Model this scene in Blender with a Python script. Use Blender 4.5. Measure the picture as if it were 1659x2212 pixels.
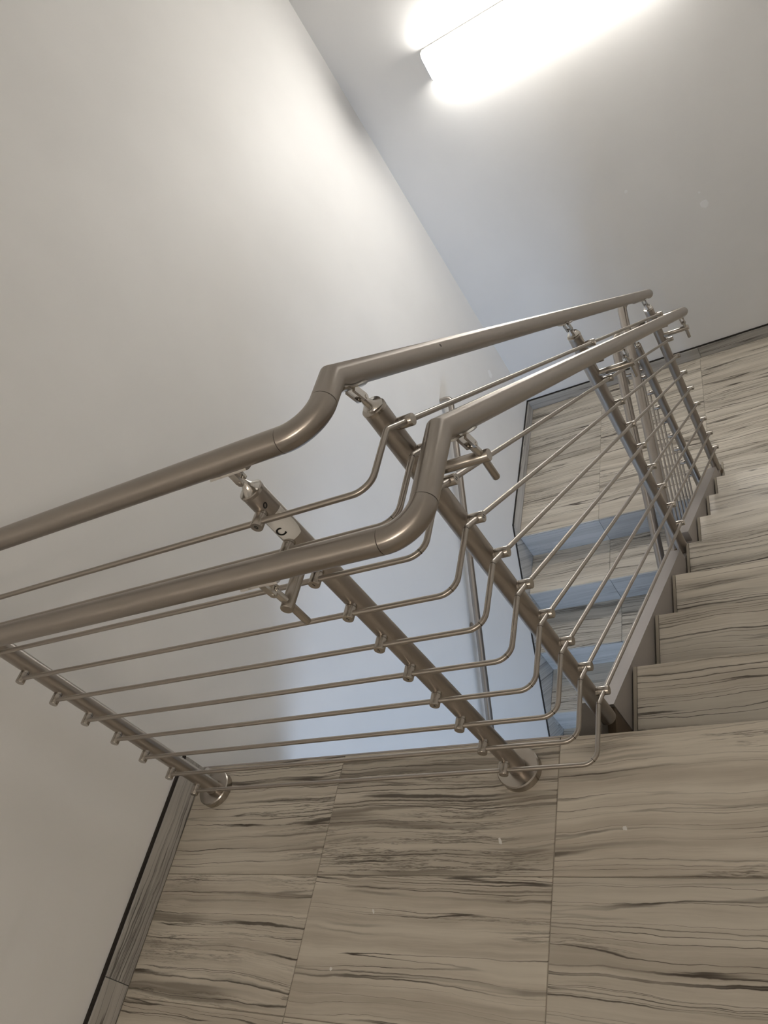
import bpy, bmesh, math, random
from mathutils import Vector, Matrix
random.seed(4)
scn = bpy.context.scene
for o in list(bpy.data.objects):
    bpy.data.objects.remove(o, do_unlink=True)
COL = scn.collection
V = Vector

# ------------------------------------------------------------------ camera
RC = ((0.8307294998, 0.1900570597, -0.5232273045),
      (-0.2245171057, -0.7456871716, -0.6273298266),
      (-0.5093923511, 0.6386148731, -0.5767932701))
CAM = V((1.86507537, -0.86255228, 1.59803701))
cd = bpy.data.cameras.new('camera'); cam = bpy.data.objects.new('camera', cd); COL.objects.link(cam)
r, d, f = (V(a) for a in RC)
m = Matrix((r, -d, -f)).transposed().to_4x4(); m.translation = CAM
cam.matrix_world = m
cd.sensor_fit = 'VERTICAL'; cd.sensor_height = 36.0; cd.sensor_width = 27.0
cd.lens = 1732.8435 * 36.0 / 2212.0
cd.clip_start = 0.02
scn.camera = cam

# ------------------------------------------------------------------ world, light, exposure
w = bpy.data.worlds.new('world'); scn.world = w; w.use_nodes = True
w.node_tree.nodes['Background'].inputs[0].default_value = (0.62, 0.76, 1.0, 1)
w.node_tree.nodes['Background'].inputs[1].default_value = 1.0
scn.view_settings.view_transform = 'Standard'; scn.view_settings.look = 'None'
scn.view_settings.gamma = 1.0; scn.view_settings.use_curve_mapping = False
scn.view_settings.exposure = 0.38
LAMP_FAR = 30.0        # radiance of the wall lamp's diffuser
LAMP_TOP = 15.0        # radiance of the lamp on the back wall of the landing
SKY_W = 135.0           # daylight outside the lower window

def area(name, loc, rot, sx, sy, energy, color):
    l = bpy.data.lights.new(name, 'AREA'); l.shape = 'RECTANGLE'; l.size = sx; l.size_y = sy
    l.energy = energy; l.color = color
    o = bpy.data.objects.new(name, l); COL.objects.link(o); o.location = loc; o.rotation_euler = rot
    return o

# ------------------------------------------------------------------ dimensions
RUN, RISE = 0.2938, 0.19778
ZL = -9 * RISE                   # intermediate landing
YN = 8 * RUN - 0.02              # top nose of the lower flight
YF = 3.517                       # far wall
XW = 2.42                        # right wall
ZC = 2.75
YB = -2.3                        # back wall
XS = 1.245                       # right face of upper stringer
SLOPE = 0.6615
ZG = 2 * ZL                      # lower floor
TW, TD = 0.6135, 0.3012          # floor tile
area('daylight', (1.85, YB - 0.40, -1.42), (math.radians(90), 0, 0), 1.4, 1.5, SKY_W, (0.52, 0.70, 1.0))

# ------------------------------------------------------------------ materials
def new_mat(name):
    m = bpy.data.materials.new(name); m.use_nodes = True
    nt = m.node_tree; return m, nt, nt.nodes['Principled BSDF']
def N(nt, t, **kw):
    n = nt.nodes.new(t)
    for k, v in kw.items(): setattr(n, k, v)
    return n
def math_n(nt, op, a, b=None, c=None, clamp=False):
    n = N(nt, 'ShaderNodeMath', operation=op); n.use_clamp = clamp
    for i, x in enumerate((a, b, c)):
        if x is None: continue
        if isinstance(x, (int, float)): n.inputs[i].default_value = x
        else: nt.links.new(x, n.inputs[i])
    return n.outputs[0]
def mixc(nt, fac, a, b):
    n = N(nt, 'ShaderNodeMix', data_type='RGBA'); 
    if isinstance(fac, (int, float)): n.inputs[0].default_value = fac
    else: nt.links.new(fac, n.inputs[0])
    for i, x in ((6, a), (7, b)):
        if isinstance(x, tuple): n.inputs[i].default_value = (*x, 1)
        else: nt.links.new(x, n.inputs[i])
    return n.outputs[2]
def maprange(nt, x, a, b, c=0.0, d=1.0):
    n = N(nt, 'ShaderNodeMapRange'); n.interpolation_type = 'SMOOTHSTEP'
    nt.links.new(x, n.inputs[0])
    for i, v in enumerate((a, b, c, d)): n.inputs[i + 1].default_value = v
    return n.outputs[0]

def simple(name, col, rough=0.5, metal=0.0, emit=None, strength=0.0, bump=0.0, bscale=60, var=0.0):
    m, nt, b = new_mat(name)
    b.inputs['Base Color'].default_value = (*col, 1); b.inputs['Roughness'].default_value = rough
    b.inputs['Metallic'].default_value = metal
    if emit:
        b.inputs['Emission Color'].default_value = (*emit, 1); b.inputs['Emission Strength'].default_value = strength
    tc = N(nt, 'ShaderNodeTexCoord')
    if bump or var:
        nz = N(nt, 'ShaderNodeTexNoise'); nz.inputs['Scale'].default_value = bscale; nz.inputs['Detail'].default_value = 4
        nt.links.new(tc.outputs['Object'], nz.inputs['Vector'])
        if bump:
            bp = N(nt, 'ShaderNodeBump'); bp.inputs['Strength'].default_value = bump; bp.inputs['Distance'].default_value = 0.002
            nt.links.new(nz.outputs[0], bp.inputs['Height']); nt.links.new(bp.outputs[0], b.inputs['Normal'])
        if var:
            n2 = N(nt, 'ShaderNodeTexNoise'); n2.inputs['Scale'].default_value = 2.5; n2.inputs['Detail'].default_value = 3
            nt.links.new(tc.outputs['Object'], n2.inputs['Vector'])
            c2 = tuple(max(0, c * (1 - var)) for c in col)
            nt.links.new(mixc(nt, maprange(nt, n2.outputs[0], .35, .65), c2, col), b.inputs['Base Color'])
    return m

def make_steel(name, col=(0.385, 0.348, 0.310), rough=0.27, aniso=0.0):
    m, nt, b = new_mat(name)
    b.inputs['Metallic'].default_value = 1.0
    tc = N(nt, 'ShaderNodeTexCoord')
    nz = N(nt, 'ShaderNodeTexNoise'); nz.inputs['Scale'].default_value = 7; nz.inputs['Detail'].default_value = 2
    nt.links.new(tc.outputs['Object'], nz.inputs['Vector'])
    b.inputs['Base Color'].default_value = (*col, 1)
    nt.links.new(math_n(nt, 'MULTIPLY_ADD', nz.outputs[0], 0.008, rough - 0.004), b.inputs['Roughness'])
    if aniso:
        tg = N(nt, 'ShaderNodeTangent'); tg.direction_type = 'UV_MAP'; tg.uv_map = 'UVMap'
        b.inputs['Anisotropic'].default_value = aniso; nt.links.new(tg.outputs[0], b.inputs['Tangent'])
    return m

def make_tile(name, light, mid, dark, line_amt=1.0, rough=0.38):
    """striated stone-look porcelain: veins run along the tile's local x"""
    m, nt, b = new_mat(name)
    tc = N(nt, 'ShaderNodeTexCoord'); oi = N(nt, 'ShaderNodeObjectInfo')
    sp = N(nt, 'ShaderNodeSeparateXYZ'); nt.links.new(tc.outputs['Object'], sp.inputs[0])
    rnd = math_n(nt, 'MULTIPLY', oi.outputs['Random'], 53.0)
    x = sp.outputs[0]; v = math_n(nt, 'ADD', sp.outputs[1], sp.outputs[2])
    def noise(px, py, off, detail=4, rough=0.55):
        c = N(nt, 'ShaderNodeCombineXYZ')
        nt.links.new(px, c.inputs[0]); nt.links.new(py, c.inputs[1])
        nt.links.new(math_n(nt, 'ADD', rnd, off), c.inputs[2])
        n = N(nt, 'ShaderNodeTexNoise'); n.inputs['Scale'].default_value = 1.0
        n.inputs['Detail'].default_value = detail; n.inputs['Roughness'].default_value = rough
        nt.links.new(c.outputs[0], n.inputs['Vector']); return n.outputs[0]
    sc = lambda a, k: math_n(nt, 'MULTIPLY', a, k)
    w1 = noise(sc(x, 1.7), sc(v, 3.0), 3.1, 2)
    w2 = noise(sc(x, 16), sc(v, 30.0), 9.7, 3)
    vv = math_n(nt, 'ADD', v, math_n(nt, 'MULTIPLY_ADD', w1, 0.065, math_n(nt, 'MULTIPLY', w2, 0.009)))
    band = noise(sc(x, 0.9), sc(vv, 24.0), 0.0, 6, 0.66)
    c0 = mixc(nt, maprange(nt, band, .36, .66), light, mid)
    cloud = noise(sc(x, 5.0), sc(v, 9.0), 21.0, 3)
    c0 = mixc(nt, sc(maprange(nt, cloud, .4, .75), 0.35), c0, light)
    # broad dark seams
    s = noise(sc(x, 0.5), sc(vv, 17.0), 31.0, 3, 0.5)
    sm = math_n(nt, 'SUBTRACT', 1.0, maprange(nt, math_n(nt, 'ABSOLUTE', math_n(nt, 'SUBTRACT', s, 0.40)), 0.004, 0.045))
    gate = maprange(nt, noise(sc(x, 1.6), sc(vv, 4.0), 44.0, 2), .46, .60)
    md = tuple(0.55 * a + 0.45 * b_ for a, b_ in zip(dark, mid))
    c0 = mixc(nt, sc(math_n(nt, 'MULTIPLY', sm, gate), 0.85 * line_amt), c0, md)
    # fine dark lines (contours of stretched noise)
    for off, lv, wd, amt, fy in ((61.0, 0.47, 0.013, 1.0, 21.0), (77.0, 0.56, 0.011, 0.9, 30.0), (93.0, 0.40, 0.012, 0.9, 17.0)):
        n_ = noise(sc(x, 0.4), sc(vv, fy), off, 2, 0.5)
        ln = math_n(nt, 'SUBTRACT', 1.0, maprange(nt, math_n(nt, 'ABSOLUTE', math_n(nt, 'SUBTRACT', n_, lv)), 0.001, wd))
        g2 = maprange(nt, noise(sc(x, 2.6), sc(vv, 6.0), off + 7.0, 3), .36, .60, 0.25, 1.0)
        c0 = mixc(nt, sc(math_n(nt, 'MULTIPLY', ln, g2), amt * line_amt), c0, dark)
    ck = noise(sc(x, 1.1), sc(vv, 26.0), 120.0, 7, 0.72)
    cl = math_n(nt, 'SUBTRACT', 1.0, maprange(nt, math_n(nt, 'ABSOLUTE', math_n(nt, 'SUBTRACT', ck, 0.5)), 0.002, 0.022))
    g3 = maprange(nt, noise(sc(x, 1.2), sc(vv, 5.0), 131.0, 2), .53, .65)
    c0 = mixc(nt, sc(math_n(nt, 'MULTIPLY', cl, g3), 0.7 * line_amt), c0, dark)
    tint = math_n(nt, 'MULTIPLY_ADD', oi.outputs['Random'], 0.20, 0.89)
    vm = N(nt, 'ShaderNodeVectorMath', operation='SCALE'); nt.links.new(c0, vm.inputs[0]); nt.links.new(tint, vm.inputs['Scale'])
    nt.links.new(vm.outputs[0], b.inputs['Base Color'])
    b.inputs['Roughness'].default_value = rough
    b.inputs['Specular IOR Level'].default_value = 0.4
    return m

M = {}
M['paint'] = simple('wall_paint', (0.80, 0.785, 0.76), 0.62, bump=0.05, bscale=90, var=0.03)
M['paint_patch'] = simple('paint_patch', (0.87, 0.865, 0.855), 0.5)
M['ceil'] = simple('ceiling_paint', (0.82, 0.81, 0.79), 0.8)
M['tile'] = make_tile('floor_tile', (0.62, 0.565, 0.475), (0.43, 0.38, 0.31), (0.065, 0.05, 0.037))
M['base'] = make_tile('baseboard_tile', (0.50, 0.475, 0.435), (0.38, 0.355, 0.32), (0.09, 0.08, 0.07), 0.9)
M['riser'] = make_tile('riser_tile', (0.45, 0.44, 0.42), (0.36, 0.35, 0.33), (0.16, 0.15, 0.13), 0.5)
M['grout'] = simple('grout', (0.36, 0.32, 0.26), 0.9, bump=0.2)
M['concrete'] = simple('concrete', (0.42, 0.40, 0.37), 0.85, bump=0.3, bscale=30)
M['steel'] = make_steel('brushed_steel', aniso=0.88, rough=0.29)
M['rod'] = make_steel('brushed_rod_steel', (0.42, 0.382, 0.340), 0.30, 0.8)
M['fit'] = make_steel('fitting_steel', (0.46, 0.42, 0.375), 0.24)
M['chrome'] = make_steel('polished_steel', (0.62, 0.59, 0.55), 0.15)
M['stringer'] = simple('stringer_paint', (0.43, 0.395, 0.37), 0.42, 0.25, bump=0.15, bscale=120, var=0.12)
M['rust'] = simple('rusty_steel', (0.17, 0.12, 0.075), 0.8, 0.1, bump=0.4, bscale=80, var=0.5)
M['dark_brown'] = simple('dark_brown_steel', (0.17, 0.15, 0.13), 0.7, 0.1, bump=0.3, bscale=90, var=0.3)  # dark, dull grey-brown for the end plate, slightly mottled
M['gap'] = simple('reveal_shade', (0.025, 0.02, 0.016), 0.9)  # near-black colour stands for the shade inside the open gap above the skirting
M['seam'] = simple('dark_seam', (0.06, 0.05, 0.04), 0.6)
M['ink'] = simple('black_ink', (0.012, 0.011, 0.010), 0.6)
M['paper'] = simple('white_sticker', (0.78, 0.76, 0.72), 0.45)
M['lamp'] = simple('lamp_diffuser', (0.9, 0.9, 0.9), 0.4, emit=(1.0, 0.975, 0.93), strength=LAMP_FAR)
M['lamp_top'] = simple('lamp_diffuser_warm', (0.9, 0.9, 0.88), 0.4, emit=(1.0, 0.90, 0.79), strength=LAMP_TOP)
M['lamp_body'] = simple('lamp_housing', (0.72, 0.72, 0.72), 0.45)
M['plaster'] = simple('plaster_crumb', (0.72, 0.70, 0.66), 0.8, bump=0.3)
M['frame'] = simple('window_frame', (0.5, 0.5, 0.5), 0.4)
def glass():
    m, nt, b = new_mat('window_glass')
    out = nt.nodes['Material Output']
    t = N(nt, 'ShaderNodeBsdfTransparent'); g = N(nt, 'ShaderNodeBsdfGlossy'); g.inputs['Roughness'].default_value = 0.02
    x = N(nt, 'ShaderNodeMixShader'); x.inputs[0].default_value = 0.06
    nt.links.new(t.outputs[0], x.inputs[1]); nt.links.new(g.outputs[0], x.inputs[2]); nt.links.new(x.outputs[0], out.inputs[0])
    return m
M['glass'] = glass()

# ------------------------------------------------------------------ object helpers
WORLD = {}
def wloc(o): return WORLD[o.name] if o else V((0, 0, 0))
def tag(o, label=None, cat=None, group=None, kind=None):
    for k, v in (('label', label), ('category', cat), ('group', group), ('kind', kind)):
        if v: o[k] = v
    return o
def empty(name, loc):
    o = bpy.data.objects.new(name, None); COL.objects.link(o); o.location = loc; o.empty_display_size = 0.1
    WORLD[o.name] = V(loc); return o
def place(name, me, loc, parent=None, rot=None):
    o = bpy.data.objects.new(name, me); COL.objects.link(o)
    loc = V(loc); o.location = loc - wloc(parent)
    if rot is not None: o.rotation_euler = rot
    if parent: o.parent = parent
    WORLD[o.name] = loc; return o
def mesh(name, vf, mats, smooth=True, angle=32):
    vs, fs = vf[0], vf[1]; me = bpy.data.meshes.new(name)
    me.from_pydata([tuple(v) for v in vs], [], fs)
    bm = bmesh.new(); bm.from_mesh(me); bmesh.ops.recalc_face_normals(bm, faces=bm.faces); bm.to_mesh(me); bm.free()
    if not isinstance(mats, (list, tuple)): mats = [mats]
    for mm in mats: me.materials.append(M[mm])
    if len(vf) > 2:
        for p, i in zip(me.polygons, vf[2]): p.material_index = i
    if smooth:
        me.polygons.foreach_set('use_smooth', [True] * len(me.polygons))
        me.set_sharp_from_angle(angle=math.radians(angle))
    me.update(); return me
def add(name, vf, mats, parent=None, smooth=True, angle=32):
    """verts in world coordinates; origin goes to the bounding-box centre"""
    vs = [V(v) for v in vf[0]]
    lo = V([min(v[i] for v in vs) for i in range(3)]); hi = V([max(v[i] for v in vs) for i in range(3)]); c = (lo + hi) / 2
    me = mesh(name, ([v - c for v in vs],) + tuple(vf[1:]), mats, smooth, angle)
    return place(name, me, c, parent)
def join(*parts):
    vs, fs, mi = [], [], []
    for p in parts:
        b = len(vs); vs += list(p[0]); fs += [tuple(i + b for i in f_) for f_ in p[1]]
        mi += list(p[2]) if len(p) > 2 else [0] * len(p[1])
    return vs, fs, mi
def withmat(p, i): return p[0], p[1], [i] * len(p[1])
def box(x0, x1, y0, y1, z0, z1, bev=0.0):
    if bev <= 0:
        vs = [(x, y, z) for z in (z0, z1) for y in (y0, y1) for x in (x0, x1)]
        return vs, [(0, 2, 3, 1), (4, 5, 7, 6), (0, 1, 5, 4), (2, 6, 7, 3), (0, 4, 6, 2), (1, 3, 7, 5)]
    bm = bmesh.new(); bmesh.ops.create_cube(bm, size=1.0)
    for v in bm.verts:
        v.co = V(((x0 + x1) / 2 + v.co.x * (x1 - x0), (y0 + y1) / 2 + v.co.y * (y1 - y0), (z0 + z1) / 2 + v.co.z * (z1 - z0)))
    bmesh.ops.bevel(bm, geom=list(bm.edges), offset=bev, segments=1, affect='EDGES')
    bm.verts.index_update()
    out = [v.co.copy() for v in bm.verts], [tuple(v.index for v in f_.verts) for f_ in bm.faces]
    bm.free(); return out
def basis(d):
    d = V(d).normalized(); u = d.cross(V((0, 0, 1)))
    if u.length < 1e-4: u = V((1, 0, 0))
    u.normalize(); return d, u, u.cross(d)
def tube(pts, r, seg=20, caps=True):
    pts = [V(p) for p in pts]; n = len(pts); vs, fs = [], []
    d0, u, v = basis(pts[1] - pts[0]); prev = d0
    for i, p in enumerate(pts):
        if i == 0: a = b = d0
        elif i == n - 1: a = b = (pts[i] - pts[i - 1]).normalized()
        else: a = (pts[i] - pts[i - 1]).normalized(); b = (pts[i + 1] - pts[i]).normalized()
        q = prev.rotation_difference(a); u = q @ u; v = q @ v; prev = a
        nn = (a + b).normalized()
        for k in range(seg):
            t = 2 * math.pi * k / seg; o = (u * math.cos(t) + v * math.sin(t)) * r
            o = o - a * (o.dot(nn) / a.dot(nn)); vs.append(p + o)
    for i in range(n - 1):
        for k in range(seg):
            k2 = (k + 1) % seg; fs.append((i * seg + k, i * seg + k2, (i + 1) * seg + k2, (i + 1) * seg + k))
    if caps:
        fs.append(tuple(range(seg))); fs.append(tuple(range((n - 1) * seg, n * seg)))
    return vs, fs
def add_tube(name, pts, r, seg, mat, parent):
    """tube whose u coordinate runs along its length, for the brushed grain"""
    o = add(name, tube(pts, r, seg), mat, parent); me = o.data
    pts = [V(p) for p in pts]; cl = [0.0]
    for a_, b_ in zip(pts, pts[1:]): cl.append(cl[-1] + (b_ - a_).length)
    uv = me.uv_layers.new(name='UVMap')
    for lp in me.loops:
        i = lp.vertex_index; uv.data[lp.index].uv = (cl[i // seg], (i % seg) / seg * 0.13)
    return o
def lathe(prof, o, d, seg=24):
    """profile [(radius, distance along d)] turned about axis d from o"""
    o = V(o); d, u, v = basis(d); vs, fs = [], []
    for r_, h in prof:
        for k in range(seg):
            t = 2 * math.pi * k / seg; vs.append(o + d * h + (u * math.cos(t) + v * math.sin(t)) * r_)
    for i in range(len(prof) - 1):
        for k in range(seg):
            k2 = (k + 1) % seg; fs.append((i * seg + k, i * seg + k2, (i + 1) * seg + k2, (i + 1) * seg + k))
    fs.append(tuple(range(seg))); fs.append(tuple(range((len(prof) - 1) * seg, len(prof) * seg)))
    return vs, fs
def fillet(a, b, c, rad, n=10):
    """arc points replacing the corner b"""
    a, b, c = V(a), V(b), V(c); d1 = (a - b).normalized(); d2 = (c - b).normalized()
    ang = d1.angle(d2); t = rad / math.tan(ang / 2); p1 = b + d1 * t
    ctr = b + (d1 + d2).normalized() * (rad / math.sin(ang / 2)); out = []
    e1 = (p1 - ctr); ax = e1.cross((b + d2 * t) - ctr).normalized(); tot = math.pi - ang
    for i in range(n + 1): out.append(ctr + Matrix.Rotation(tot * i / n, 3, ax) @ e1)
    return out
def prism(poly, axis, a, b):
    """extrude a polygon given in the two other axes along axis"""
    def mk(p, t): q = list(p); q.insert(axis, t); return tuple(q)
    n = len(poly); vs = [mk(p, a) for p in poly] + [mk(p, b) for p in poly]
    return vs, [tuple(range(n)), tuple(range(n, 2 * n))] + [(i, (i + 1) % n, n + (i + 1) % n, n + i) for i in range(n)]

# ------------------------------------------------------------------ room shell
def struct(name, vf, mat, smooth=False):
    return tag(add(name, vf, mat, smooth=smooth), kind='structure')
wl = struct('wall_left', box(-0.12, 0, YB, YF, ZG - 0.1, ZC), 'paint')
wf = struct('wall_far', box(-0.12, XW + 0.12, YF, YF + 0.12, ZG - 0.1, ZC), 'paint')
wr = struct('wall_right', box(XW, XW + 0.12, YB, YF, ZG - 0.1, ZC), 'paint')
wb = struct('wall_back', box(-0.12, XW + 0.12, YB - 0.12, YB, -0.42, ZC), 'paint')
WX0, WX1, WZ0, WZ1 = 1.30, 2.36, -2.10, -0.75
wbl = struct('wall_lower', join(box(-0.12, XW + 0.12, YB - 0.12, YB, ZG - 0.1, WZ0), box(-0.12, WX0, YB - 0.12, YB, WZ0, -0.42),
                                box(WX1, XW + 0.12, YB - 0.12, YB, WZ0, -0.42), box(WX0, WX1, YB - 0.12, YB, WZ1, -0.42)), 'paint')
win = empty('window_1', (1.83, YB - 0.06, WZ0)); win['kind'] = 'structure'
add('window_frame', join(box(WX0, WX1, YB - .09, YB - .04, WZ0, WZ0 + .05), box(WX0, WX1, YB - .09, YB - .04, WZ1 - .05, WZ1),
    box(WX0, WX0 + .05, YB - .09, YB - .04, WZ0 + .05, WZ1 - .05), box(WX1 - .05, WX1, YB - .09, YB - .04, WZ0 + .05, WZ1 - .05)), 'frame', win, smooth=False)
add('pane', box(WX0 + .05, WX1 - .05, YB - .068, YB - .062, WZ0 + .05, WZ1 - .05), 'glass', win, smooth=False)
struct('ceiling', box(-0.12, XW + 0.12, YB - 0.12, YF + 0.12, ZC, ZC + 0.1), 'ceil')

TT = 0.010                                             # tile thickness
floor_up = struct('floor_upper', box(0, XW, YB, -0.006, -0.42, -0.0022), 'grout')
floor_mid = struct('floor_middle', box(0, XW, YN + 0.008, YF, ZL - 0.25, ZL - 0.0022), 'grout')
floor_low = struct('floor_lower', box(0, XW, YB, YF, ZG - 0.1, ZG), 'tile')
TILE_CACHE = {}
def tile(name, x0, x1, y0, y1, ztop, parent, mat='tile', g=0.0010, th=TT):
    key = (round(x1 - x0, 4), round(y1 - y0, 4), mat, round(th, 4))
    if key not in TILE_CACHE:
        a, b = (x1 - x0) / 2 - g, (y1 - y0) / 2 - g
        TILE_CACHE[key] = mesh(name, box(-a, a, -b, b, -th, 0, 0.0009), mat, smooth=False)
    return place(name, TILE_CACHE[key], ((x0 + x1) / 2, (y0 + y1) / 2, ztop), parent)
xs_up = [0.0108, 0.534, 1.1475, 1.761, XW]
ys_up = [0.005] + [-0.3041 - TD * i for i in range(6)] + [YB]
for j in range(len(ys_up) - 1):
    for i in range(4):
        tile('floor_tile', xs_up[i], xs_up[i + 1], ys_up[j + 1], ys_up[j], 0.0, floor_up)
# thin nosing profile along the open edge of the landing
add('edge_trim', box(0.0, 1.19, 0.0052, 0.0095, -0.030, -0.0015), 'stringer', floor_up, smooth=False)
xs_mid = [0.0108, 0.513, 1.155, 1.77, XW]
ys_mid = [YN] + [YN + 0.2935 * i for i in range(1, 4)] + [YF - 0.0108]
for j in range(len(ys_mid) - 1):
    for i in range(4):
        tile('floor_tile', xs_mid[i], xs_mid[i + 1], ys_mid[j], ys_mid[j + 1], ZL, floor_mid)

# ------------------------------------------------------------------ baseboards
HB = 0.080; BT = 0.0108
def baseboard(name, p0, p1, z, cuts, normal):
    """tile skirting from p0 to p1 with a dark reveal above; local x of each tile runs along the wall"""
    p0, p1 = V(p0), V(p1); L = (p1 - p0).length; d = (p1 - p0) / L; ang = math.atan2(d.y, d.x); nrm = V(normal)
    root = empty(name, (*p0[:2], z)); root['kind'] = 'structure'
    ts = [0.0] + cuts + [L]
    for a, b in zip(ts, ts[1:]):
        h = (b - a) / 2 - 0.0008
        me = mesh('skirting_tile', box(-h, h, -BT / 2, BT / 2, -HB / 2, HB / 2, 0.0009), 'base', smooth=False)
        c = p0 + d * ((a + b) / 2) + nrm * (BT / 2); place('skirting_tile', me, (c.x, c.y, z + HB / 2), root, (0, 0, ang))
    me = mesh('reveal_strip', box(-L / 2, L / 2, -0.003, 0.003, -0.0045, 0.0045), 'gap', smooth=False)
    c = (p0 + p1) / 2 + nrm * 0.0035; place('reveal_strip', me, (c.x, c.y, z + HB + 0.0046), root, (0, 0, ang))
    return root
baseboard('baseboard_left', (0, 0.004, 0), (0, YB, 0), 0.0, [0.585, 1.2, 1.8], (1, 0, 0))
baseboard('baseboard_right', (XW, 0.0, 0), (XW, YB, 0), 0.0, [0.61, 1.22, 1.83], (-1, 0, 0))
baseboard('baseboard_far', (0.0, YF, 0), (XW, YF, 0), ZL, [0.55, 1.165, 1.78], (0, -1, 0))
baseboard('baseboard_middle', (0, YF - BT, 0), (0, YN + 0.03, 0), ZL, [0.42], (1, 0, 0))
# raking skirting beside the lower flight
sk = empty('baseboard_stair', (0, YN, ZL)); sk['kind'] = 'structure'
NL = RISE / RUN
def rake(y): return ZL + HB - (YN + 0.03 - y) * NL
segs = [YN + 0.03, YN - 0.40, YN - 0.9, YN - 1.4, YN - 1.9, YN - 2.4]
for a, b in zip(segs, segs[1:]):
    add('skirting_tile', prism([(a - .0008, rake(a)), (b + .0008, rake(b)), (b + .0008, rake(b) - 0.34), (a - .0008, rake(a) - 0.34)], 0, 0.0, BT), 'base', sk, smooth=False)
a, b = segs[0], segs[-1]
add('reveal_strip', prism([(a, rake(a)), (a, rake(a) + .012), (b, rake(b) + .012), (b, rake(b))], 0, 0.0005, 0.0065), 'gap', sk, smooth=False)

# ------------------------------------------------------------------ stair flights
def flight_up():
    root = empty('stair_flight', (1.83, 1.1, ZL)); x0 = XS + 0.004
    tag(root, 'upper flight of veined beige steps at right, going down beside the railing', 'staircase')
    prof = [(0.0, -TT - 0.001), (0.0, -RISE - 0.0)]
    poly = []
    for k in range(1, 9):
        poly += [((k - 1) * RUN - 0.012, -k * RISE - TT), (k * RUN - 0.012, -k * RISE - TT)]
    poly += [(8 * RUN - 0.012, ZL - TT), (8 * RUN - 0.25, ZL - 0.12), (-0.006, -0.5), (-0.006, -RISE)]
    add('stair_body', prism(poly, 0, x0, XW - .002), 'concrete', root, smooth=False)
    for k in range(1, 9):
        for xa, xb in ((x0 + 0.010, 1.862), (1.862, XW - .002)):
            tile('tread_tile', xa, xb, (k - 1) * RUN - 0.012 if k > 1 else -0.004, k * RUN, -k * RISE, root, th=0.012)
        add('grout_strip', box(x0, x0 + 0.0095, (k - 1) * RUN + 0.0, k * RUN, -k * RISE - 0.012, -k * RISE - 0.002), 'paper' if False else 'grout', root, smooth=False)
    for k in range(0, 9):
        for xa, xb in ((x0 + 0.001, 1.862), (1.862, XW - .002)):
            y = k * RUN; a = (xb - xa) / 2 - .001; hh = (RISE - 0.014) / 2
            me = mesh('riser_tile', box(-a, a, -.005, .005, -hh, hh), 'riser', smooth=False)
            place('riser_tile', me, ((xa + xb) / 2, y - 0.0065 if k else 0.0005, -k * RISE - 0.0125 - hh), root)
    # steel stringer plate, cut out round each post
    st = lambda y: -y * 0.668 + 0.006
    W0, W1 = XS - 0.050, XS
    def seg(y0, y1, cut0, cut1, dep=0.30):
        poly = [(y0, st(y0) - cut0), (y1, st(y1) - cut1), (y1, st(y1) - dep), (y0, st(y0) - dep)]
        return prism(poly, 0, W0, W1)
    add('stringer', join(seg(0.118, 1.10, 0, 0), seg(1.10, 1.285, 0.055, 0.055), seg(1.285, 2.215, 0, 0), seg(2.215, 2.345, 0.055, 0.03)), 'stringer', root, smooth=False)
    # dirty weld seats where the posts land in the cut-outs
    for y in (1.1761, 2.285):
        add('weld_seat', lathe([(0.034, 0.0), (0.030, 0.008), (0.023, 0.014)], (XS - 0.022, y, st(y) - 0.058), (0, -NL * 0.3, 1), 16), 'rust', root)
    # end plate and gusset in front of the stringer's top end
    add('end_plate', prism([(0.012, -0.062), (0.117, -0.052), (0.117, -0.30), (0.012, -0.30)], 0, XS - 0.080, XS - 0.022), 'dark_brown', root, smooth=False)
    add('rusty_gusset', prism([(0.012, -0.110), (0.117, -0.085), (0.117, -0.30), (0.012, -0.30)], 0, XS - 0.0215, XS - 0.002), 'rust', root, smooth=False)
    return root
flight_up()

XLS0, XLS1 = 1.080, 1.130                                 # lower stringer
def flight_low():
    root = empty('stair_flight', (0.55, 1.1, ZG))
    tag(root, 'lower stair flight seen through the railing, its risers lit blue by daylight from below', 'staircase')
    poly = []
    for k in range(0, 9):
        y = YN - k * RUN + 0.012; poly += [(y, ZL - k * RISE - TT), (y, ZL - (k + 1) * RISE - TT)]
    poly += [(YN - 8 * RUN + 0.24, ZG + 0.0), (YN + 0.012, ZL - 0.45)]
    add('stair_body', prism(poly, 0, BT, XLS0), 'concrete', root, smooth=False)
    for k in range(1, 9):
        for xa, xb in ((BT + .0005, 0.5085), (0.5085, XLS0 - .001)):
            tile('tread_tile', xa, xb, YN - k * RUN, YN - (k - 1) * RUN + 0.011, ZL - k * RISE, root, th=0.012)
    for k in range(0, 9):
        for xa, xb in ((BT + .0005, 0.5085), (0.5085, XLS0 - .001)):
            a = (xb - xa) / 2 - .001; hh = (RISE - 0.0125) / 2
            me = mesh('riser_tile', box(-a, a, -.005, .005, -hh, hh, 0.0008), 'riser', smooth=False)
            place('riser_tile', me, ((xa + xb) / 2, YN - k * RUN + 0.0065, ZL - k * RISE - 0.0122 - hh), root)
    st = lambda y: ZL - (YN - y) * NL + 0.006
    add('stringer', prism([(YN + 0.06, st(YN)), (YN, st(YN)), (0.02, st(0.02)), (0.02, st(0.02) - .3), (YN + 0.06, st(YN) - .3)], 0, XLS0, XLS1), 'stringer', root, smooth=False)
    return root
flight_low()

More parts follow.
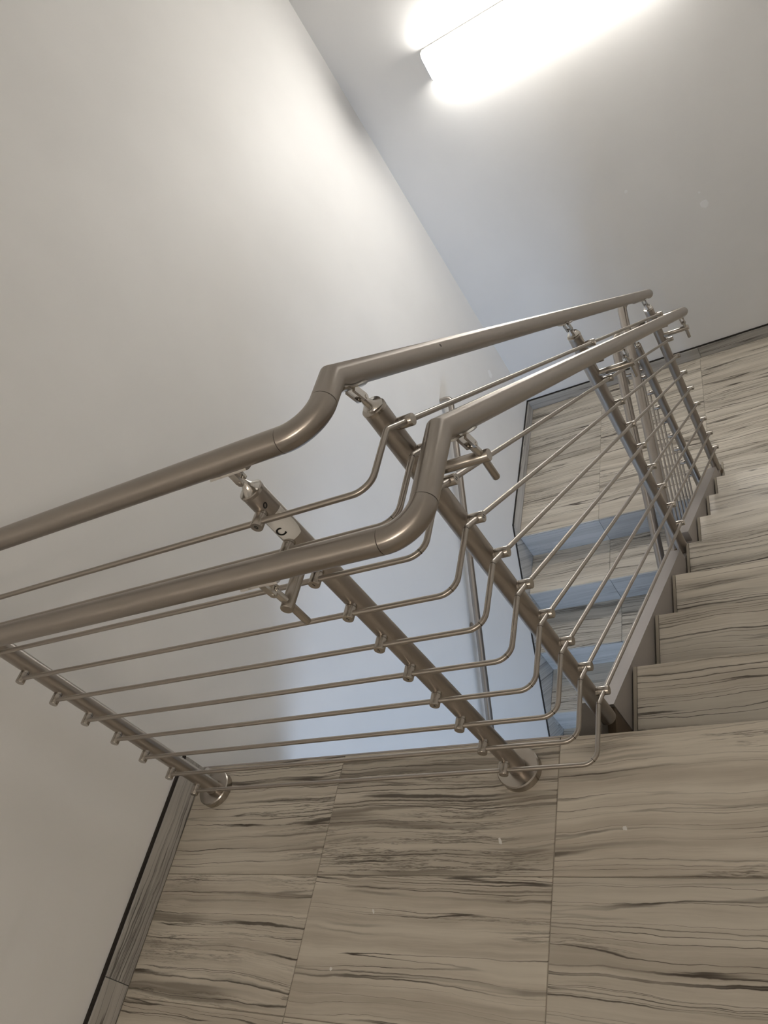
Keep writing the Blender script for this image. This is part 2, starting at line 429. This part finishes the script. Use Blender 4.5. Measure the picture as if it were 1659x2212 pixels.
# ------------------------------------------------------------------ railings
RR = 0.0207; RP = 0.0205; RO = 0.0052; ROFF = 0.0372
def standoff_mesh():
    return mesh('standoff', join(lathe([(0.0100, 0.012), (0.0104, 0.0195), (0.0104, 0.0235), (0.0096, 0.0238), (0.0096, 0.0244), (0.0106, 0.0248),
                                        (0.0106, 0.0475), (0.0099, 0.0485)], (0, 0, 0), (1, 0, 0), 20)), 'fit', angle=40)
SO = standoff_mesh()
ROTS = {'-y': -math.pi / 2, '+x': 0.0, '-x': math.pi}
DIRS = {'-y': V((0, -1, 0)), '+x': V((1, 0, 0)), '-x': V((-1, 0, 0))}
def saddle(base, top, rail_dir, r_, neck=True):
    """swivel saddle between a post cap and the underside of a handrail centred at top"""
    base, top = V(base), V(top); ax = V(rail_dir).normalized(); side = ax.cross(V((0, 0, 1))).normalized(); nrm = side.cross(ax).normalized()
    if nrm.z < 0: nrm = -nrm
    L = 0.037; t0, t1 = r_ + 0.0004, r_ + 0.0042; vs, fs = [], []
    n = 11; hw = 0.0  # plate with scooped sides: wide at both ends, waisted in the middle
    m_ = 9
    for rad in (t0, t1):
        for j in range(m_):
            t = -1 + 2 * j / (m_ - 1); amp = 30 + 16 * abs(t) ** 1.5
            if abs(t) > 0.95: amp -= 8
            for i in range(n):
                ph = math.radians(-amp + 2 * amp * i / (n - 1))
                vs.append(top + ax * (t * L) - nrm * (rad * math.cos(ph)) + side * (rad * math.sin(ph)))
    Q = m_ * n
    for j in range(m_ - 1):
        for i in range(n - 1):
            a = j * n + i
            fs += [(a, a + 1, a + n + 1, a + n), (Q + a, Q + a + n, Q + a + n + 1, Q + a + 1)]
        for i in (0, n - 1):
            a = j * n + i; fs.append((a, a + n, Q + a + n, Q + a))
    for i in range(n - 1):
        for j in (0, m_ - 1):
            a = j * n + i; fs.append((a, Q + a, Q + a + 1, a + 1))
    parts = [(vs, fs)]
    under = top - nrm * (r_ + 0.0022); full = under - base; mid = base.lerp(under, 0.50); dd = full.normalized()
    fw = side.cross(dd).normalized()
    for s_ in (-1, 1):                                   # two flat cheeks with rounded feet
        loop = [under + fw * 0.0062, under - fw * 0.0062]
        for i in range(7):
            a = math.pi * i / 6; loop.append(mid - fw * (0.0062 * math.cos(a)) - dd * (0.0062 * math.sin(a)))
        o0, o1 = side * (s_ * 0.0042), side * (s_ * 0.0092); k_ = len(loop)
        parts.append(([p + o0 for p in loop] + [p + o1 for p in loop],
                      [tuple(range(k_)), tuple(range(k_, 2 * k_))] + [(i, (i + 1) % k_, k_ + (i + 1) % k_, k_ + i) for i in range(k_)]))
    parts.append(lathe([(0.0036, -0.0102), (0.0036, 0.0102)], mid, side, 12))
    stem = mid - base; sl_ = stem.length
    if neck:
        parts.append(lathe([(0.0192, 0.0004), (0.0165, 0.0018), (0.0120, 0.0050), (0.0085, 0.0100), (0.0064, sl_ * 0.75), (0.0040, sl_ * 1.10)], base, stem, 22))
    else:
        parts.append(tube([base, base + stem * 1.05], 0.0068, 16))
        parts.append(tube([base + stem * 0.9, base + stem * 1.1], 0.0040, 12))
    return join(*parts)
def glyph(ch, size, pos, right, up, parent, name='ink_mark', bold=0.0):
    """handwritten character as a thin flat mesh standing on a surface"""
    cu = bpy.data.curves.new('t', 'FONT'); cu.body = ch; cu.size = size; cu.align_x = 'CENTER'; cu.align_y = 'CENTER'; cu.resolution_u = 4; cu.offset = bold
    ob = bpy.data.objects.new('t', cu); COL.objects.link(ob)
    dg = bpy.context.evaluated_depsgraph_get(); dg.update(); me = bpy.data.meshes.new_from_object(ob.evaluated_get(dg))
    vs = [V(pos) + V(right) * v.co.x + V(up) * v.co.y for v in me.vertices]; fs = [tuple(p.vertices) for p in me.polygons]
    bpy.data.objects.remove(ob, do_unlink=True); bpy.data.curves.remove(cu); bpy.data.meshes.remove(me)
    return add(name, (vs, fs), 'ink', parent, smooth=False)
def post(root, x, y, z0, z1, dirn, zs, flange=False):
    p = add_tube('post', [(x, y, z0), (x, y, z1 - 0.006)], RP, 32, 'steel', root)
    add('post_cap', lathe([(RP - .001, -0.0075), (RP + .0006, -0.0065), (RP + .0006, -0.0015), (RP - .0012, 0.0), (0.012, 0.0006)], (x, y, z1), (0, 0, 1), 32), 'fit', p)
    if flange:
        add('base_flange', lathe([(0.0515, 0.0), (0.0515, 0.0195), (0.0490, 0.0225), (RP + .004, 0.0235), (RP + .001, 0.0225)], (x, y, 0.0), (0, 0, 1), 40), 'fit', p, angle=25)
    for z in zs:
        place('standoff', SO, (x, y, z), p, (0, 0, ROTS[dirn]))
    return p
def arm(p, x, y, z, dirn, length, rail_top, rail_dir, rail_r=RR):
    """bracket arm carrying the lower handrail, with its pin and saddle"""
    d_ = DIRS[dirn]; o = V((x, y, z))
    add('bracket_arm', lathe([(0.0100, 0.014), (0.0108, 0.020), (0.0108, length - 0.001), (0.0100, length)], o, d_, 24), 'fit', p, angle=40)
    e = o + d_ * (length - 0.013)
    up = (V(rail_top) - e); up.normalize()
    dn = V((d_.x * -0.12, d_.y * -0.12, -1.0)).normalized() if False else -V((0, 0, 1))
    add('bracket_pin', lathe([(0.0068, 0.0), (0.0068, 0.058), (0.0058, 0.060)], e + V((0, 0, 0.006)), dn, 18), 'fit', p)
    add('saddle_bracket', saddle(e + V((0, 0, 0.006)), rail_top, rail_dir, rail_r, neck=False), 'chrome', p)

XA, YA, YP, XP0, XP1, YPB, YPC = 1.2316, 0.0833, -0.0701, 0.0974, 1.0558, 1.1761, 2.2883
H1, H2, DH = 1.07, 0.9351, 0.1147
YM1, YM2, RC1, RC2 = 0.0414, 0.0155, 0.0574, 0.0549
ZP1 = [0.9642, 0.890] + [0.8077 - 0.1037 * i for i in range(8)]
ZPA = [0.9224, 0.8572] + [0.7747 - 0.1037 * i for i in range(8)]
DOWN = V((0, 1, -SLOPE)).normalized()
dz = lambda y: -(y - YA) * SLOPE
rail = empty('stair_railing', (XP1, YP, 0.0))
tag(rail, 'brushed steel railing along the landing edge, turning down the upper flight', 'railing')
P0 = post(rail, XP0, YP, 0.0, 1.0033, '-y', ZP1, True)
P1 = post(rail, XP1, YP, 0.0, 1.0033, '-y', ZP1, True)
PA = post(rail, XA, YA, -0.070, 0.970, '+x', ZPA)
PB = post(rail, XA, YPB, -0.84, 0.970 + dz(YPB), '+x', [z + dz(YPB) for z in ZPA])
PC = post(rail, XA, YPC, -1.58, 0.970 + dz(YPC), '+x', [z + dz(YPC) for z in ZPA])
r1 = lambda y: H1 - (y - YM1) * SLOPE
r2 = lambda y: H2 - (y - YM2) * SLOPE
for p, x in ((P0, XP0), (P1, XP1)):
    add('saddle_bracket', saddle((x, YP, 1.003), (x, YP, H1), (1, 0, 0), RR), 'chrome', p)
    arm(p, x, YP, 0.850, '-y', 0.127, (x - 0.004, YP - DH, H2), (1, 0, 0))
for p, y in ((PA, YA), (PB, YPB), (PC, YPC)):
    add('saddle_bracket', saddle((XA, y, 0.970 + dz(y)), (XA, y - 0.008, r1(y - 0.008)), DOWN, RR), 'chrome', p)
    arm(p, XA, y, 0.806 + dz(y), '+x', 0.127, (XA + DH, y - 0.008, r2(y - 0.008)), DOWN)
# handrails: straight run, seamed elbow, mitred raking run
def handrail(xc, yr, h, yM, rc, xl, zf, yend, turn_x, rturn):
    c0 = V((xc, yr, h)); g = 0.0005
    arc = fillet((xl, yr, h), c0, (xc, 1, h), rc, 14)
    h1_ = add_tube('handrail', [(xl, yr, h), arc[0] - V((g, 0, 0))], RR, 36, 'steel', rail)
    add_tube('elbow', arc, RR, 36, 'steel', h1_)
    for q, dd_ in ((arc[0], (1, 0, 0)), (arc[-1], (0, 1, 0))):
        add('joint_seam', lathe([(RR - .0006, -g * 2), (RR - .0006, g * 2)], q, dd_, 36), 'seam', h1_)
    e = V((xc, yend, zf(yend)))
    pts = [arc[-1] + V((0, g, 0)), V((xc, yM, h)), ] 
    corner = e
    f1 = fillet(pts[1], corner, corner + V((-1, 0, 0)), rturn, 10)
    pts += f1 + [V((turn_x, corner.y, corner.z))]
    add_tube('raking_run', pts, RR, 36, 'steel', h1_)
    return h1_
YE = 2.452
hr1 = handrail(XA, YP, H1, YM1, RC1, 0.02, r1, YE, 1.16, 0.05)
hr2 = handrail(XA + DH, YP - DH, H2, YM2, RC2, 0.02, r2, YE - 0.04, 1.18, 0.05)
# small dark screw hole in the top raking run
hx = V((XA, 0.36, r1(0.36))); nn = (CAM - hx).normalized()
sd = V((1, 0, 0)).lerp(V((0, 0.5, 0.8)), 0.15).normalized()
add('screw_hole', lathe([(0.0032, RR - .0006), (0.0032, RR + .0002)], hx, (0.93, 0.1, 0.25), 12), 'seam', hr1)
# infill rods
for k in range(10):
    za, zb = ZP1[k], ZPA[k]; xr, yr = XA + ROFF, YP - ROFF
    yk = YA - (za - zb) / SLOPE
    rad = 0.032
    pts = [V((XP0 - 0.006, yr, za))] + fillet((0, yr, za), (xr, yr, za), (xr, 1, za), rad, 8)
    pts += fillet((xr, -0.05, za), (xr, yk, za), V((xr, yk, za)) + DOWN, 0.012, 3)
    pts.append(V((xr, YPC + 0.012, zb + dz(YPC + 0.012))))
    rd = add_tube('rod', pts, RO, 14, 'rod', rail)
    if k:
        for i in (5, 10):                      # dark weld marks at the bend and at the kink
            add('weld_mark', lathe([(RO + .0001, -0.0008), (RO + .0001, 0.0008)], pts[i], pts[i + 1] - pts[i - 1], 12), 'seam', rd)

# writing on the landing post: sticker and pen marks
vdir = (CAM - V((XP1, YP, 0.95))); vdir.z = 0; vdir.normalize()
def on_post(px, py, phi, z, rr):
    dd_ = Matrix.Rotation(phi, 3, 'Z') @ vdir
    return V((px, py, z)) + dd_ * rr, dd_
vs, fs = [], []
n, mz = 15, 7
zt, zb_ = 0.952, 0.892
for j in range(mz):
    t = j / (mz - 1); z = zt + (zb_ - zt) * t
    ww = 0.82 if j < mz - 2 else (0.76 if j == mz - 2 else 0.60)
    for i in range(n):
        a_ = -1.25 + (1.25 * 2) * i / (n - 1); ph = a_ * ww - 0.12
        q, _ = on_post(XP1, YP, ph, z, RP + 0.0004); vs.append(q)
for j in range(mz - 1):
    for i in range(n - 1): fs.append((j * n + i, j * n + i + 1, (j + 1) * n + i + 1, (j + 1) * n + i))
add('sticker', (vs, fs), 'paper', P1)
def post_glyph(ch, size, phi, z, tilt=0.0, bold=0.0004):
    q, dd_ = on_post(XP1, YP, phi, z, RP + 0.0011); rt = V((0, 0, 1)).cross(dd_).normalized(); up = V((0, 0, 1))
    ro = Matrix.Rotation(tilt, 3, dd_); glyph(ch, size, q, ro @ rt, ro @ up, P1, bold=bold)
post_glyph('C', 0.023, -0.62, 0.917, 0.25, 0.0006)
post_glyph('0', 0.015, -0.05, 0.975, -0.6, 0.0004)
for k, ch in ((0, '0'), (2, '1'), (3, '2'), (4, '7'), (5, '3'), (6, '4')):
    glyph(ch, 0.0105 if k == 0 else 0.0090, (XP1, YP - 0.0488, ZP1[k]), (0.98, 0, 0.2), (-0.2, 0, 0.98), P1, bold=0.00015)
for k in (2, 3):
    glyph('11', 0.0085, (XA + 0.0488, YA, ZPA[k]), (0, 1, 0.1), (0, -0.1, 1), PA, bold=0.00015)

# lower flight railing
low = empty('stair_railing', (1.105, 2.36, ZL))
tag(low, 'brushed steel railing of the lower flight, seen nearly end-on behind the upper railing', 'railing')
XD, YD, ZD = 1.105, 2.36, -0.711
dl = lambda y: -(YD - y) * NL
offs = [ZD - 0.048, ZD - 0.113] + [ZD - 0.195 - 0.1037 * i for i in range(8)]
for y in (YD, YD - 1.12, YD - 2.2):
    base = (ZL - 0.08 if y > YN else ZL - (YN - y) * NL - 0.1)
    p = post(low, XD, y, base, ZD + dl(y), '-x', [z + dl(y) for z in offs])
    zt1 = -0.684 - (2.29 - y) * 0.676; zt2 = -0.77 - (2.364 - y) * 0.69
    add('saddle_bracket', saddle((XD, y, ZD + dl(y)), (1.088, y - .02, zt1 - .012), V((0, -1, -.676)), RR), 'chrome', p)
    arm(p, XD, y, zt2 - 0.09, '-x', 0.120, (0.997, y - 0.02, zt2 - 0.014), V((0, -1, -.69)))
for xx, y0, z0, sl, tx, yt in ((1.088, 2.29, -0.684, 0.676, 1.158, 2.50), (0.997, 2.364, -0.77, 0.69, 1.158, 2.47)):
    zt = z0 + (yt - y0) * sl; e = V((xx, yt, zt))
    ar = fillet((tx, yt, zt), e, e + V((0, -1, -sl)), 0.045, 10)
    ye = 0.05
    tz = hr1 is not None
    zj = r1(YE) if xx > 1.05 else r2(YE - 0.04)
    yj = YE if xx > 1.05 else YE - 0.04
    add_tube('handrail', [V((tx, yj, zj))] + ar + [V((xx, ye, z0 - (y0 - ye) * sl))], RR, 32, 'steel', low)
for z in offs:
    add_tube('rod', [(XD - ROFF, YD + 0.012, z + 0.008), (XD - ROFF, 0.10, z + dl(0.10))], RO, 12, 'rod', low)

# wall handrail of the lower flight
wr_ = empty('wall_handrail', (0.06, 1.4, -1.36))
tag(wr_, 'slim steel handrail fixed to the left wall above the lower flight', 'handrail')
xh = 0.062; zf = lambda y: 0.559 * y - 2.136
e = V((xh, 2.49, zf(2.49)))
ar = fillet((0.004, e.y, e.z), e, (xh, 1, zf(1)), 0.026, 8)
add_tube('rail_tube', [V((0.004, e.y, e.z))] + ar + [V((xh, 0.15, zf(0.15)))], 0.0170, 28, 'steel', wr_)
for y in (2.2, 1.42, 0.6):
    b_ = add('wall_bracket', join(lathe([(0.026, 0.0), (0.026, 0.004), (0.022, 0.006)], (0.0005, y, zf(y) - 0.055), (1, 0, 0), 20),
        tube([(0.004, y, zf(y) - 0.055)] + fillet((0.0, y, zf(y) - 0.055), (xh, y, zf(y) - 0.055), (xh, y, zf(y)), 0.02, 6) + [(xh, y, zf(y) - 0.014)], 0.0055, 12)), 'fit', wr_)

# ------------------------------------------------------------------ lamps
lamp = empty('wall_lamp', (1.08, YF, 0.55))
tag(lamp, 'long white linear lamp glowing on the far grey wall', 'lamp')
LX0, LX1, LZ0, LZ1 = 0.478, 1.70, 0.482, 0.622
def rbox_x(x0, x1, y0, y1, z0, z1, r_):
    """bar along x whose front (low y) edges are rounded"""
    poly = [(y1, z0)]
    for i in range(5): a = math.pi / 2 * i / 4; poly.append((y0 + r_ - r_ * math.sin(a), z0 + r_ - r_ * math.cos(a)))
    for i in range(5): a = math.pi / 2 * i / 4; poly.append((y0 + r_ - r_ * math.cos(a), z1 - r_ + r_ * math.sin(a)))
    poly.append((y1, z1)); return prism(poly, 0, x0, x1)
add('housing', box(LX0 - 0.002, LX1 + 0.002, YF - 0.020, YF - 0.0005, LZ0 - 0.003, LZ1 + 0.003, 0.003), 'lamp_body', lamp, smooth=False)
add('diffuser', rbox_x(LX0 + 0.006, LX1 - 0.006, YF - 0.082, YF - 0.0205, LZ0, LZ1, 0.024), 'lamp', lamp, angle=40)
for xa, xb in ((LX0, LX0 + 0.0055), (LX1 - 0.0055, LX1)):
    add('end_cap', rbox_x(xa, xb, YF - 0.083, YF - 0.0205, LZ0 - 0.001, LZ1 + 0.001, 0.025), 'lamp_body', lamp, angle=40)
back = empty('wall_lamp', (1.7, YB, 2.3))
tag(back, 'long linear lamp on the wall behind the viewpoint, above the upper landing', 'lamp')
add('housing', box(1.10, 2.30, YB + 0.0005, YB + 0.024, 2.265, 2.385, 0.003), 'lamp_body', back, smooth=False)
add('diffuser', box(1.102, 2.298, YB + 0.0245, YB + 0.080, 2.255, 2.395, 0.014), 'lamp_top', back, smooth=False)

# ------------------------------------------------------------------ small marks and crumbs
def blot(c, u, v, n_, ru, rv, th, nm, mat, parent=None):
    c, u, v, n_ = V(c), V(u), V(v), V(n_); k = 14
    rr = [1 + random.uniform(-.22, .22) for _ in range(k)]
    vs = [c + u * (ru * rr[i] * math.cos(6.2832 * i / k)) + v * (rv * rr[i] * math.sin(6.2832 * i / k)) for i in range(k)]
    vs += [p + n_ * th for p in [c + (q - c) * 0.8 for q in vs]]
    fs = [tuple(range(k)), tuple(range(k, 2 * k))] + [(i, (i + 1) % k, k + (i + 1) % k, k + i) for i in range(k)]
    return add(nm, (vs, fs), mat, parent, smooth=False)
X_, Y_, Z_ = V((1, 0, 0)), V((0, 1, 0)), V((0, 0, 1))
for cx, cz, a, b in ((1.4686, -0.786, .022, .028), (1.119, -0.535, .009, .008), (1.46, -0.71, .006, .006)):
    blot((cx, YF - 0.0002, cz), X_, Z_, -Y_, a, b, 0.0006, 'paint_patch', 'paint_patch', wf)
blot((0.0002, 3.23, -1.18), Y_, Z_, X_, .028, .03, 0.0006, 'paint_patch', 'paint_patch', wl)
for (x, y), a, b, rz, lb in (((1.02, -0.23), .0035, .009, 0.4, 'white paint chip on the middle floor tile near the post flange'),
                             ((1.298, -0.208), .0045, .005, 0.0, 'small round white paint chip on the darkly veined tile at right'),
                             ((0.72, -0.383), .0025, .006, 0.6, 'tiny white paint fleck on the second row of floor tiles'),
                             ((0.635, -0.505), .004, .004, 0.1, 'tiny white crumb low on the floor beside the tile joint')):
    u = V((math.cos(rz), math.sin(rz), 0)); v = V((-math.sin(rz), math.cos(rz), 0))
    tag(blot((x, y, 0.0), u, v, Z_, a, b, 0.0012, 'paint_chip', 'plaster'), lb, 'paint chip', 'paint chips on the landing floor')
tag(blot((0.028, -0.004, 0.0), X_, Y_, Z_, .010, .007, 0.007, 'plaster_crumb', 'plaster'), 'white plaster crumb at the landing edge against the left wall', 'crumb')
